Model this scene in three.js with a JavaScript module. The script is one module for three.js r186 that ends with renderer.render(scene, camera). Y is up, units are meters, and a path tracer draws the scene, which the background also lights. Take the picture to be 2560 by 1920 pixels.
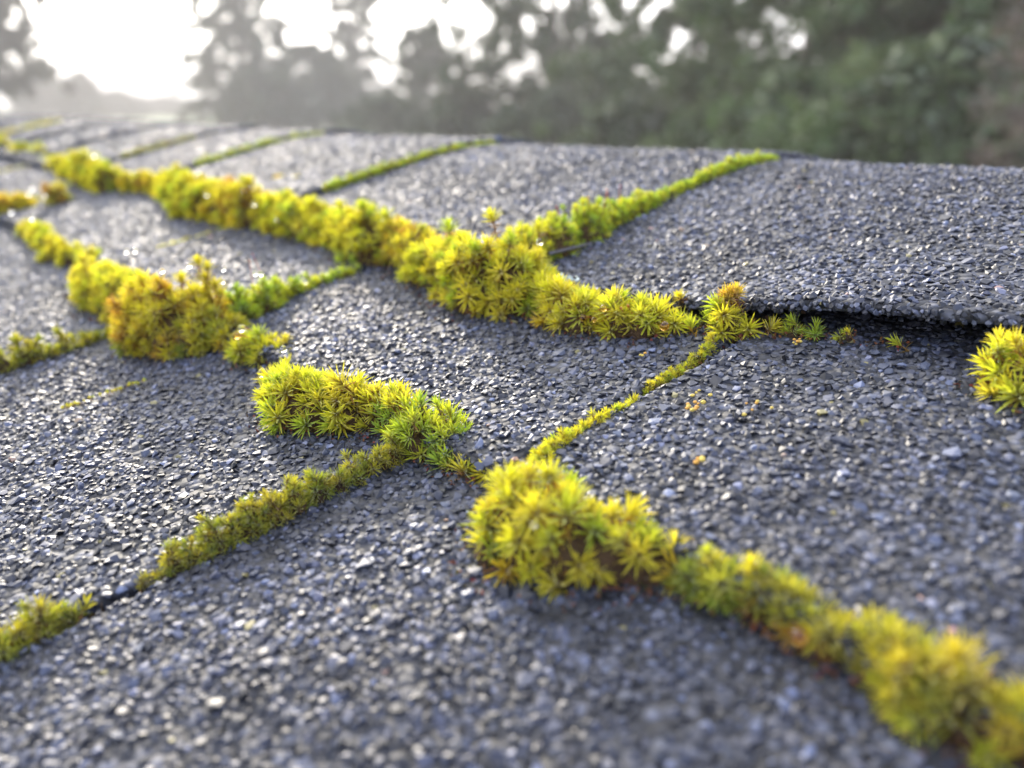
import * as THREE from 'three';
import { mergeGeometries, mergeVertices } from 'three/addons/utils/BufferGeometryUtils.js';
import { ConvexGeometry } from 'three/addons/geometries/ConvexGeometry.js';
import { ImprovedNoise } from 'three/addons/math/ImprovedNoise.js';

// ------------------------------------------------------------------ camera, sky, sun, exposure
const V3 = (x, y, z) => new THREE.Vector3(x, y, z);
const CAM_Y = 3.1;                                   // the lens is five centimetres above a low roof
const scene = new THREE.Scene();
const camera = new THREE.PerspectiveCamera(49.363, 4 / 3, 0.01, 2000);
camera.position.set(0, CAM_Y, 0);
camera.rotation.set(-0.3254, 0, 0);
camera.focus = 0.113;
camera.userData.fStop = 16;

const SUN_AZ = THREE.MathUtils.degToRad(-23), SUN_EL = THREE.MathUtils.degToRad(18);
const sunDir = V3(Math.sin(SUN_AZ) * Math.cos(SUN_EL), Math.sin(SUN_EL), -Math.cos(SUN_AZ) * Math.cos(SUN_EL));
{
  const W = 512, H = 256, data = new Float32Array(W * H * 4), d = V3(0, 0, 0);
  for (let r = 0; r < H; r++) for (let c = 0; c < W; c++) {
    const up = ((r + 0.5) / H - 0.5) * Math.PI, ro = ((c + 0.5) / W - 0.5) * 2 * Math.PI;
    d.set(Math.cos(ro) * Math.cos(up), Math.sin(up), Math.sin(ro) * Math.cos(up));
    const ang = Math.acos(THREE.MathUtils.clamp(d.dot(sunDir), -1, 1)), h = Math.max(0, d.y);
    const k = Math.pow(1 - h, 2.2) * (0.72 + 0.28 * Math.cos(ang)), glow = 5 * Math.exp(-Math.pow(ang / 0.4, 2)) + 4.4 * Math.exp(-ang / 0.78);
    const i = (r * W + c) * 4;
    data[i] = 0.44 + 0.8 * k + glow * 1.0;
    data[i + 1] = 0.62 + 0.7 * k + glow * 0.93;
    data[i + 2] = 1.16 + 0.46 * k + glow * 0.78;
    data[i + 3] = 1;
  }
  const sky = new THREE.DataTexture(data, W, H, THREE.RGBAFormat, THREE.FloatType);
  sky.mapping = THREE.EquirectangularReflectionMapping;
  sky.magFilter = THREE.LinearFilter; sky.needsUpdate = true;
  scene.background = sky; scene.environment = sky;
}
const sun = new THREE.DirectionalLight(new THREE.Color(1, 0.9, 0.76), 5);
sun.position.copy(sunDir).multiplyScalar(60).add(V3(0, CAM_Y, 0));
sun.target.position.set(0, CAM_Y, 0);
sun.shadow.radius = 5; sun.castShadow = true;
sun.shadow.mapSize.set(4096, 4096); sun.shadow.bias = -0.0002;
Object.assign(sun.shadow.camera, { left: -1.2, right: 1.2, top: 1.2, bottom: -1.2, near: 1, far: 120 });
scene.add(sun, sun.target);
scene.fog = new THREE.FogExp2(new THREE.Color(0.95, 0.9, 0.81), 0.0025);

const renderer = new THREE.WebGLRenderer({ antialias: true });
renderer.toneMapping = THREE.LinearToneMapping;
renderer.toneMappingExposure = 1.72;
renderer.shadowMap.enabled = true;

// ------------------------------------------------------------------ helpers
function rng(seed) { let s = seed >>> 0; return () => { s = (s + 0x6d2b79f5) | 0; let t = Math.imul(s ^ (s >>> 15), 1 | s); t = (t + Math.imul(t ^ (t >>> 7), 61 | t)) ^ t; return ((t ^ (t >>> 14)) >>> 0) / 4294967296; }; }
const R = rng(20240117), rr = (a, b) => a + (b - a) * R();
const gauss = () => (R() + R() + R() + R() - 2) * 1.0;
const perlin = new ImprovedNoise(), noise = (x, y, z = 0) => perlin.noise(x + 31.7, y + 17.3, z + 5.1);
const sstep = THREE.MathUtils.smoothstep, lerp = THREE.MathUtils.lerp, clamp = THREE.MathUtils.clamp;
const taken = new Map();
const numbered = (n) => { const k = taken.get(n) ?? 0; taken.set(n, k + 1); return k ? n + '_' + String(k).padStart(3, '0') : n; };
function shade(o) { o.castShadow = o.receiveShadow = true; return o; }
function thing(name, label, category, group) {
  const o = new THREE.Group(); o.name = numbered(name); o.userData = { label, category };
  if (group) o.userData.group = group;
  scene.add(o); return o;
}
function part(name, geo, mat, parent, kind) {
  const m = shade(new THREE.Mesh(geo, mat)); m.name = name; parent.add(m);
  if (kind) m.userData.kind = kind;
  return m;
}
function structure(name, geo, mat) { const m = shade(new THREE.Mesh(geo, mat)); m.name = name; m.userData.kind = 'structure'; scene.add(m); return m; }
function instanced(name, geo, mat, list, parent) {                // list of {m, c}
  if (!list.length) return null;
  const im = shade(new THREE.InstancedMesh(geo, mat, list.length)); im.name = name; im.userData.kind = 'stuff';
  list.forEach((e, i) => { im.setMatrixAt(i, e.m); if (e.c) im.setColorAt(i, e.c); });
  parent.add(im); return im;
}
const col = (r, g, b) => new THREE.Color().setRGB(r, g, b);

// The roof's own axes, in millimetres: a runs along the ridge away from the lens, b up the slope, n out of the slope.
const A = V3(-0.64453, 0.00019, -0.76458).normalize();
const B = V3(0.75248, 0.17735, -0.63429).normalize();
const NN = B.clone().cross(A).normalize(); if (NN.y < 0) NN.negate();
const foot = V3(0, CAM_Y, 0).addScaledVector(NN, -0.05);
const roofQ = new THREE.Quaternion().setFromRotationMatrix(new THREE.Matrix4().makeBasis(A.clone().negate(), NN, B.clone().negate()));
const toWorld = (a, b, n) => foot.clone().addScaledVector(A, a * 1e-3).addScaledVector(B, b * 1e-3).addScaledVector(NN, n * 1e-3);
const loc = (a, b, n) => V3(-a * 1e-3, n * 1e-3, -b * 1e-3);      // the same in a group's own axes, metres
function onRoof(o, a, b, n) { o.position.copy(toWorld(a, b, n)); o.quaternion.copy(roofQ); return o; }

// ------------------------------------------------------------------ textures
function dataTexture(size, fn, srgb = false) {
  const d = new Uint8Array(size * size * 4);
  for (let y = 0; y < size; y++) for (let x = 0; x < size; x++) {
    const v = fn(x / size, y / size), i = (y * size + x) * 4;
    for (let c = 0; c < 3; c++) d[i + c] = clamp(Math.round((v.length ? v[c] : v) * 255), 0, 255);
    d[i + 3] = 255;
  }
  const t = new THREE.DataTexture(d, size, size); t.wrapS = t.wrapT = THREE.RepeatWrapping; t.magFilter = THREE.LinearFilter; t.minFilter = THREE.LinearMipmapLinearFilter;
  if (srgb) t.colorSpace = THREE.SRGBColorSpace;
  t.needsUpdate = true; return t;
}
const gritCells = (() => {                                        // a tileable field of grit: height and tone per grain
  const n = 22, q = rng(5), pts = [];
  for (let j = 0; j < n; j++) for (let i = 0; i < n; i++) pts.push([(i + q()) / n, (j + q()) / n, q(), 0.7 + 0.6 * q()]);
  return (u, v) => {
    let best = 9, tone = 0; const ci = Math.floor(u * n), cj = Math.floor(v * n);
    for (let dj = -1; dj <= 1; dj++) for (let di = -1; di <= 1; di++) {
      const p = pts[((cj + dj + n) % n) * n + ((ci + di + n) % n)];
      let dx = Math.abs(u - p[0]), dy = Math.abs(v - p[1]); dx = Math.min(dx, 1 - dx) * n; dy = Math.min(dy, 1 - dy) * n;
      const d = Math.hypot(dx, dy) * p[3]; if (d < best) { best = d; tone = p[2]; }
    }
    return [clamp(1 - best * 1.25, 0, 1), tone];
  };
})();
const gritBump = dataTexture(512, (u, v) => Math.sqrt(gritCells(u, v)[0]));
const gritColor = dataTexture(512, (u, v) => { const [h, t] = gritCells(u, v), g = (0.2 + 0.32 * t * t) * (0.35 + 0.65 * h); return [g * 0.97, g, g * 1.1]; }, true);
const fineBump = dataTexture(256, (u, v) => 0.5 + 0.3 * noise(u * 24, v * 24) + 0.25 * noise(u * 70, v * 70, 3));

// ------------------------------------------------------------------ ground and the shed under the roof
{
  const g = new THREE.PlaneGeometry(3000, 3000, 1, 1); g.rotateX(-Math.PI / 2);
  const uv = g.attributes.uv; for (let i = 0; i < uv.count; i++) uv.setXY(i, uv.getX(i) * 600, uv.getY(i) * 600);
  const grassTex = dataTexture(256, (u, v) => { const k = 0.5 + 0.35 * noise(u * 8, v * 8) + 0.3 * noise(u * 40, v * 40, 2); return [0.18 + 0.14 * k, 0.24 + 0.17 * k, 0.11 + 0.08 * k]; }, true);
  structure('ground', g, new THREE.MeshStandardMaterial({ map: grassTex, roughness: 1, bumpMap: fineBump, bumpScale: 0.05 }));
}
const roof = onRoof(thing('shingle_roof', 'low roof of dark grey granulated asphalt shingles with moss in its joints', 'roof'), 0, 0, 0);

// ------------------------------------------------------------------ shingles
// Heights of the three visible layers (mm): course below the lower joint, course between the joints, ridge caps.
const ARC_B = 160, ARC_R = 112, ARC_MAX = 0.356;
function capBase(b) {
  const rise = 2.9 * sstep(b, 92, 158);
  let drop = 0;
  if (b > ARC_B) {
    const th = Math.asin(Math.min(Math.sin(ARC_MAX), (b - ARC_B) / ARC_R));
    drop = ARC_R * (1 - Math.cos(th)) + Math.max(0, b - ARC_B - ARC_R * Math.sin(ARC_MAX)) * Math.tan(ARC_MAX);
  }
  return 3.1 + rise - drop;
}
const wob = (a, b, s) => 0.55 * noise(a / 38, b / 38, s * 3.7) + 0.22 * noise(a / 11, b / 11, s * 1.9);
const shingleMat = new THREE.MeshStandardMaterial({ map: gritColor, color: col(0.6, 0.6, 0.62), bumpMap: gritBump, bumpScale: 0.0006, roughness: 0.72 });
const deckMat = new THREE.MeshStandardMaterial({ color: col(0.16, 0.11, 0.07), roughness: 0.9 });
const granuleMat = new THREE.MeshStandardMaterial({ roughness: 0.52, color: 0xffffff });
const granuleGeos = [];
for (let k = 0; k < 7; k++) {
  const pts = [], sx = rr(0.85, 1.3), sz = rr(0.65, 1), sy = rr(0.4, 0.75);
  for (let i = 0; i < 13; i++) { const v = V3(gauss(), gauss(), gauss()).normalize().multiplyScalar(rr(0.82, 1.05)); pts.push(V3(v.x * sx, v.y * sy, v.z * sz)); }
  const g = new ConvexGeometry(pts); g.deleteAttribute('uv'); granuleGeos.push(g);
}
const gtone = col(1, 1, 1);
function granuleColor(a, b) {                                    // tone drifts across the roof with weathering
  const k = R(), worn = 1 + 0.75 * noise(a / 26, b / 26, 7) + 0.5 * noise(a / 9, b / 9, 2); let g = (0.008 + 0.062 * Math.pow(R(), 1.8)) * worn;
  if (k < 0.035) g = rr(0.07, 0.15);
  if (k > 0.997) return gtone.clone().setRGB(0.15, 0.13, 0.045);
  if (k > 0.994) return gtone.clone().setRGB(rr(0.2, 0.32), rr(0.15, 0.2), rr(0.1, 0.14));
  if (k > 0.95) return gtone.clone().setRGB(g * 0.85, g * 1.0, g * 1.4);
  const w = rr(-0.05, 0.08);
  return gtone.clone().setRGB(g * (0.82 + w), g * 0.96, g * (1.48 - w));
}
// One shingle: a0..a1 along the ridge, lower edge b0(a), upper edge b1, height surface n(a, b), rounded at its free edges.
function shingle(s) {
  const { a0, a1, b0, b1, n, thick } = s, bMid = (a) => (typeof b0 === 'function' ? b0(a) : b0);
  const edge = (t, len) => { const e = [0, 0.25, 0.7, 1.3, 2.2]; const o = [...e]; const k = Math.max(3, Math.round(len / s.step)); for (let i = 1; i < k; i++) o.push(2.2 + (len - 4.4) * i / k); for (const x of e.slice().reverse()) o.push(len - x); return o; };
  const top = (a, b, inA, inB) => {
    const r = 0.8, d1 = clamp(1 - inB / r, 0, 1), d2 = clamp(1 - inA / r, 0, 1), d = Math.min(1, Math.hypot(d1, d2));
    return n(a, b) - 0.7 * (1 - Math.sqrt(1 - d * d));
  };
  s.top = (a, b) => top(a, b, Math.min(a - a0, a1 - a), b - bMid(a));
  const us = edge(0, a1 - a0), pos = [], uv = [], idx = [];
  const vs = edge(1, b1 - bMid((a0 + a1) / 2)), nu = us.length, nv = vs.length;
  const put = (a, b, h) => { const p = loc(a, b, h); pos.push(p.x, p.y, p.z); uv.push(a / 32, b / 32 + h / 32); };
  for (let i = 0; i < nu; i++) for (let j = 0; j < nv; j++) {
    const a = a0 + us[i], lo = bMid(a), b = lo + vs[j] * (b1 - lo) / vs[nv - 1];
    put(a, b, top(a, b, Math.min(us[i], a1 - a), b - lo));
  }
  for (let i = 0; i < nu; i++) for (let j = 0; j < nv; j++) { const a = a0 + us[i], lo = bMid(a), b = lo + vs[j] * (b1 - lo) / vs[nv - 1]; put(a, b, n(a, b) - thick); }
  const at = (i, j, under) => (under ? nu * nv : 0) + i * nv + j;
  const quad = (p, q, r, t) => idx.push(p, q, r, p, r, t);
  for (let i = 0; i + 1 < nu; i++) for (let j = 0; j + 1 < nv; j++) { quad(at(i, j), at(i, j + 1), at(i + 1, j + 1), at(i + 1, j)); quad(at(i, j, 1), at(i + 1, j, 1), at(i + 1, j + 1, 1), at(i, j + 1, 1)); }
  for (let i = 0; i + 1 < nu; i++) { quad(at(i, 0), at(i + 1, 0), at(i + 1, 0, 1), at(i, 0, 1)); quad(at(i, nv - 1), at(i, nv - 1, 1), at(i + 1, nv - 1, 1), at(i + 1, nv - 1)); }
  for (let j = 0; j + 1 < nv; j++) { quad(at(0, j), at(0, j, 1), at(0, j + 1, 1), at(0, j + 1)); quad(at(nu - 1, j), at(nu - 1, j + 1), at(nu - 1, j + 1, 1), at(nu - 1, j, 1)); }
  const g = new THREE.BufferGeometry();
  g.setAttribute('position', new THREE.Float32BufferAttribute(pos, 3)); g.setAttribute('uv', new THREE.Float32BufferAttribute(uv, 2)); g.setIndex(idx); g.computeVertexNormals();
  const mesh = part(s.name, g, shingleMat, roof);
  // loose-lying mineral granules pressed into the top
  const lists = granuleGeos.map(() => []), M = new THREE.Matrix4(), q = new THREE.Quaternion(), q2 = new THREE.Quaternion(), up = V3(0, 1, 0), nor = V3(0, 0, 0), e = new THREE.Euler();
  const drop = (a, b, h, nx, ny, nz, size) => {
    nor.set(nx, ny, nz).normalize(); q.setFromUnitVectors(up, nor);
    e.set(gauss() * 0.5, R() * 6.283, gauss() * 0.5); q2.setFromEuler(e); q.multiply(q2);
    const k = Math.floor(R() * lists.length);
    M.compose(loc(a, b, h), q, V3(size, size * rr(0.75, 1.25), size).multiplyScalar(1e-3));
    lists[k].push({ m: M.clone(), c: granuleColor(a, b) });
  };
  const far = a0 > 420, cell = far ? 1.8 : 0.94, big = far ? 1.6 : 1;
  if (a0 < 900) for (let a = a0; a < a1; a += cell) for (let b = bMid(a) - 0.2; b < Math.min(b1, s.seen); b += cell) {
    const pa = a + R() * cell, pb = b + R() * cell, lo = bMid(pa);
    if (pa > a1 || pb < lo - 0.2 || (noise(pa / 7, pb / 7, 12) > 0.42 && R() < 0.6)) continue;
    const h = s.top(pa, Math.max(pb, lo)), dA = (s.top(pa + 0.4, pb) - s.top(pa - 0.4, pb)) / 0.8, dB = (s.top(pa, Math.max(lo, pb + 0.4)) - s.top(pa, Math.max(lo, pb - 0.4))) / 0.8;
    const size = big * (0.4 + 0.46 * Math.pow(R(), 2.0)) * (R() < 0.05 ? 1.35 : 1);
    drop(pa, pb, h + size * rr(-0.15, 0.3), clamp(dA, -1.5, 1.5), 1, clamp(dB, -1.5, 1.5), size);
  }
  if (a0 < 420) for (let a = a0; a < a1; a += 0.55) {              // the butt edge, and the free side edges
    if (thick < 2) for (let k = 0; k < 3; k++) { const lo = bMid(a); drop(a + rr(-0.3, 0.3), lo - rr(-0.3, 0.45), n(a, lo) - rr(0.3, 1.5), gauss() * 0.5, 0.5, 1, rr(0.3, 0.6)); }
    if (R() < 0.8) { const lo = bMid(a), h = rr(0.3, 1); if (thick > 2 && R() < 0.7) drop(a + rr(-0.3, 0.3), lo - rr(0, 0.15), n(a, lo) - 0.6 - (1 - h) * 0.9, 0, 0.5, 1, rr(0.3, 0.5)); }
  }
  if (a0 < 420) for (let b = bMid(a0); b < Math.min(b1, s.seen); b += 0.6) for (const sd of [0, 1]) {
    const a = sd ? a1 : a0; drop(a, b + rr(-0.3, 0.3), n(a, b) - rr(0.85, 1.6), sd ? -1 : 1, 0.6, 0, rr(0.35, 0.6));
  }
  lists.forEach((l, k) => instanced('granules', granuleGeos[k], granuleMat, l, mesh));
  return mesh;
}
const GAP = 1.5;
function course(slots, opt) { for (let i = 0; i + 1 < slots.length; i++) opt(slots[i] + GAP / 2, slots[i + 1] - GAP / 2, i); }
const run = (list, step, end) => { const o = [...list]; while (o[o.length - 1] < end) o.push(o[o.length - 1] + step); return o; };
const slotsLow = run([-99, -6, 87, 180], 92, 1500), slotsMid = run([-111, -21, 68.5, 158.5, 235], 77, 1500), capEdges = run([-112, 4, 120.5, 230, 344, 427, 530], 106, 1700);
const lowEdge = (a) => 48.5 + 1.1 * noise(a / 30, 3.3) + 1.3 * noise(a / 90, 8.1);
const slotsFoot = run([-52, 40, 132], 92, 1500);
course(slotsFoot, (a0, a1, i) => shingle({ name: 'shingle', a0, a1, b0: -75, b1: 10, seen: -8, step: 14, thick: 2.6, n: (a, b) => -5.7 + wob(a, b, 40 + i) }));
course(slotsLow, (a0, a1, i) => { const ti = rr(-0.3, 0.3); shingle({ name: 'shingle', a0, a1, b0: -13, b1: 62, seen: 52, step: 7, thick: 2.6, n: (a, b) => -2.8 + wob(a, b, i) + ti * (a - a0) / 90 }); });
course(slotsMid, (a0, a1, i) => { const ti = i === 1 ? 0.9 : rr(-0.3, 0.4); shingle({ name: 'shingle', a0, a1, b0: lowEdge, b1: 118, seen: a0 < 160 ? 117 : 104, step: 7, thick: 2.6, n: (a, b) => wob(a, b, 20 + i) + ti * (a - a0) / 90 - (i === 1 ? 0.5 : 0) }); });
for (let i = 0; i + 1 < capEdges.length; i++) {
  const a0 = capEdges[i], a1 = capEdges[i + 1] + 14, L = a1 - a0;
  const slope = i === 1 ? -0.2 : rr(-0.03, 0.03);
  const b0 = i === 1 ? (a) => 95.4 + (81 - a) * 0.2 + 0.9 * noise(a / 14, 9) + 0.7 * noise(a / 3.1, 4) : (a) => 94.5 + slope * (a - a0) + 1.2 * noise(a / 25, i * 4.4);
  shingle({ name: 'ridge_shingle', a0, a1, b0, b1: 330, seen: 236, step: 8, thick: i === 1 ? 1.5 : 2.7, n: (a, b) => capBase(b) + 0.85 * wob(a, b, 60 + i) + 2.2 * (1 - (a - a0) / L) - 0.9 + (i === 1 ? 2.3 * sstep(84 - a, 0, 36) * sstep(134 - b, 0, 34) : 0) });
}
{ // boards below, and the walls that carry them
  const dk = (w, h, d, x, y, z, m) => { const g = new THREE.BoxGeometry(w, h, d); g.translate(x, y, z); return part(m, g, deckMat, roof); };
  dk(1.9, 0.012, 0.26, -0.74, -0.0165, -0.065, 'deck_board');
  const far = new THREE.BoxGeometry(1.9, 0.012, 0.2); far.rotateX(-0.356); far.translate(-0.74, -0.049, -0.285); part('deck_board', far, deckMat, roof);
  const q = roofQ.clone().invert();
  for (const [w, d, x, z] of [[1.7, 0.05, -0.74, 0.03], [1.7, 0.05, -0.74, -0.33], [0.05, 0.31, -1.56, -0.15], [0.05, 0.31, 0.085, -0.15]]) {
    const g = new THREE.BoxGeometry(w, 2.93, d); const m = part('wall', g, deckMat, roof);
    m.quaternion.copy(q.clone().multiply(new THREE.Quaternion().setFromAxisAngle(V3(0, 1, 0), Math.atan2(A.z, -A.x))));
    const p = foot.clone().addScaledVector(A, -x).addScaledVector(B, -z); p.y = 1.475; m.position.copy(p.sub(foot).applyQuaternion(q));
  }
}

// ------------------------------------------------------------------ moss
function leafBlade(P, len, wid, polar, az, bend, y0, c0, c1, c2, out) {
  // a pointed, folded leaf leaving the stem at height y0, at an angle from the axis that grows by bend towards the tip
  const seg = 4, px = [], base = out.pos.length / 3; let r = 0.12, y = y0, th = polar;
  for (let i = 0; i <= seg; i++) {
    const t = i / seg, w = i === seg ? 0 : wid * (0.85 + 1.15 * t) * Math.pow(1 - t, 0.95) * (i === 0 ? 0.8 : 1), fold = w * 0.55;
    const ca = Math.cos(az), sa = Math.sin(az), nr = -Math.cos(th), ny = Math.sin(th);
    const ctr = [r * ca, y, r * sa], side = [-sa, 0, ca], lift = [nr * ca * fold, ny * fold, nr * sa * fold];
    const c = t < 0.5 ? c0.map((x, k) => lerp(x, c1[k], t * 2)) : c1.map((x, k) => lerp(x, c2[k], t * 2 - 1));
    if (i < seg) for (const s of [-1, 0, 1]) { out.pos.push(...ctr.map((x, k) => x + side[k] * s * w / 2 + (s ? lift[k] * 0.5 : -lift[k] * 0.1))); out.col.push(...c); }
    else { out.pos.push(...ctr); out.col.push(...c); }
    r += Math.sin(th) * len / seg; y += Math.cos(th) * len / seg; th += bend / seg;
  }
  for (let i = 0; i + 1 < seg; i++) { const o = base + i * 3; for (const k of [0, 1]) out.idx.push(o + k, o + k + 1, o + k + 4, o + k, o + k + 4, o + k + 3); }
  const o = base + (seg - 1) * 3; out.idx.push(o, o + 1, o + 3, o + 1, o + 2, o + 3);
}
function shootGeometry(seed, o) {
  const q = rng(seed), out = { pos: [], col: [], idx: [] }, u = (a, b) => a + (b - a) * q();
  let az = q() * 6;
  for (let i = 0; i < o.leaves; i++) {
    const t = i / (o.leaves - 1); az += 2.39996 + u(-0.25, 0.25);
    const polar = lerp(0.12, o.spread, Math.pow(t, 0.8)) + u(-0.12, 0.12), k = u(0.85, 1.15);
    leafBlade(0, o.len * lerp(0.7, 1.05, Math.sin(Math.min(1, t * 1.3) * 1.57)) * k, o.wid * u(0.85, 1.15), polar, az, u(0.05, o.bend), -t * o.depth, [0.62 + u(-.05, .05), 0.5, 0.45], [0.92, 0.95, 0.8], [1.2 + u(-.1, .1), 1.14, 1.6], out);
  }
  for (let i = 0; i < o.old; i++) {                                // withered leaves down the stem
    const t = i / o.old; az += 2.39996 + u(-0.4, 0.4);
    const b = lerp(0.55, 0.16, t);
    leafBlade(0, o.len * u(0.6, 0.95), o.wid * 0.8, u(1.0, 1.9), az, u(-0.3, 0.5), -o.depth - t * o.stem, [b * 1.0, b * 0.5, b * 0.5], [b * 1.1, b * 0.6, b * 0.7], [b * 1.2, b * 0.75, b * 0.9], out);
  }
  const g = new THREE.BufferGeometry();
  g.setAttribute('position', new THREE.Float32BufferAttribute(out.pos, 3)); g.setAttribute('color', new THREE.Float32BufferAttribute(out.col, 3)); g.setIndex(out.idx);
  const stem = new THREE.CylinderGeometry(0.16, 0.13, o.stem + o.depth, 5, 1, true).toNonIndexed(); stem.translate(0, -(o.stem + o.depth) / 2, 0); stem.deleteAttribute('uv'); stem.deleteAttribute('normal');
  const sc = new Float32Array(stem.attributes.position.count * 3); for (let i = 0; i < sc.length; i += 3) { sc[i] = 0.4; sc[i + 1] = 0.2; sc[i + 2] = 0.2; }
  stem.setAttribute('color', new THREE.BufferAttribute(sc, 3));
  const m = mergeGeometries([g.toNonIndexed(), stem]); m.scale(1e-3, 1e-3, 1e-3);
  const w = mergeVertices(m, 1e-7); w.computeVertexNormals(); return w;
}
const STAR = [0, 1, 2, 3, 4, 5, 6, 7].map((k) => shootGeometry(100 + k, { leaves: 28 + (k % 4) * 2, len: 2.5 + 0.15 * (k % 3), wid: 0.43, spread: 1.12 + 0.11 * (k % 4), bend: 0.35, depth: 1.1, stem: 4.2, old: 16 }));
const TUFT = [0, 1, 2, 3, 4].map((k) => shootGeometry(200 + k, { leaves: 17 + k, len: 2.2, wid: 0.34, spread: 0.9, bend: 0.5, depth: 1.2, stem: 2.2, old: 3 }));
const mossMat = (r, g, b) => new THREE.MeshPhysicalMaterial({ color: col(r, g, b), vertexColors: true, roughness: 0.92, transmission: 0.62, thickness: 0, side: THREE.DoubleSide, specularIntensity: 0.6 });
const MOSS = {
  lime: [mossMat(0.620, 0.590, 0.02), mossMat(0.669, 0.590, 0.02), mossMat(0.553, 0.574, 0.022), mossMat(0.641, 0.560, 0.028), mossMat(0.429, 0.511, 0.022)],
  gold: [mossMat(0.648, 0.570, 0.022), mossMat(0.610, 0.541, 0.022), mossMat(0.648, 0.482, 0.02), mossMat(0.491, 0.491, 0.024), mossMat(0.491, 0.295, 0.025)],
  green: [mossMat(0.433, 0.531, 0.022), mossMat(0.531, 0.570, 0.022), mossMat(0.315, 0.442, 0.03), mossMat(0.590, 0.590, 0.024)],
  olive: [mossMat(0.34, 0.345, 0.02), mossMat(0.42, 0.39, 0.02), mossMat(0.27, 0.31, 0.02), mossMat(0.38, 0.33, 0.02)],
};
MOSS.dull = [mossMat(0.46, 0.41, 0.02), mossMat(0.54, 0.44, 0.02), mossMat(0.35, 0.36, 0.02), mossMat(0.44, 0.25, 0.02)];
const soilMat = new THREE.MeshStandardMaterial({ color: col(0.062, 0.034, 0.013), roughness: 1, bumpMap: fineBump, bumpScale: 0.0008 });
const setaMat = new THREE.MeshPhysicalMaterial({ color: col(0.5, 0.2, 0.03), roughness: 0.5, transmission: 0.3, thickness: 0 });
const redMat = new THREE.MeshStandardMaterial({ color: col(0.3, 0.045, 0.02), roughness: 0.5 });

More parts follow.
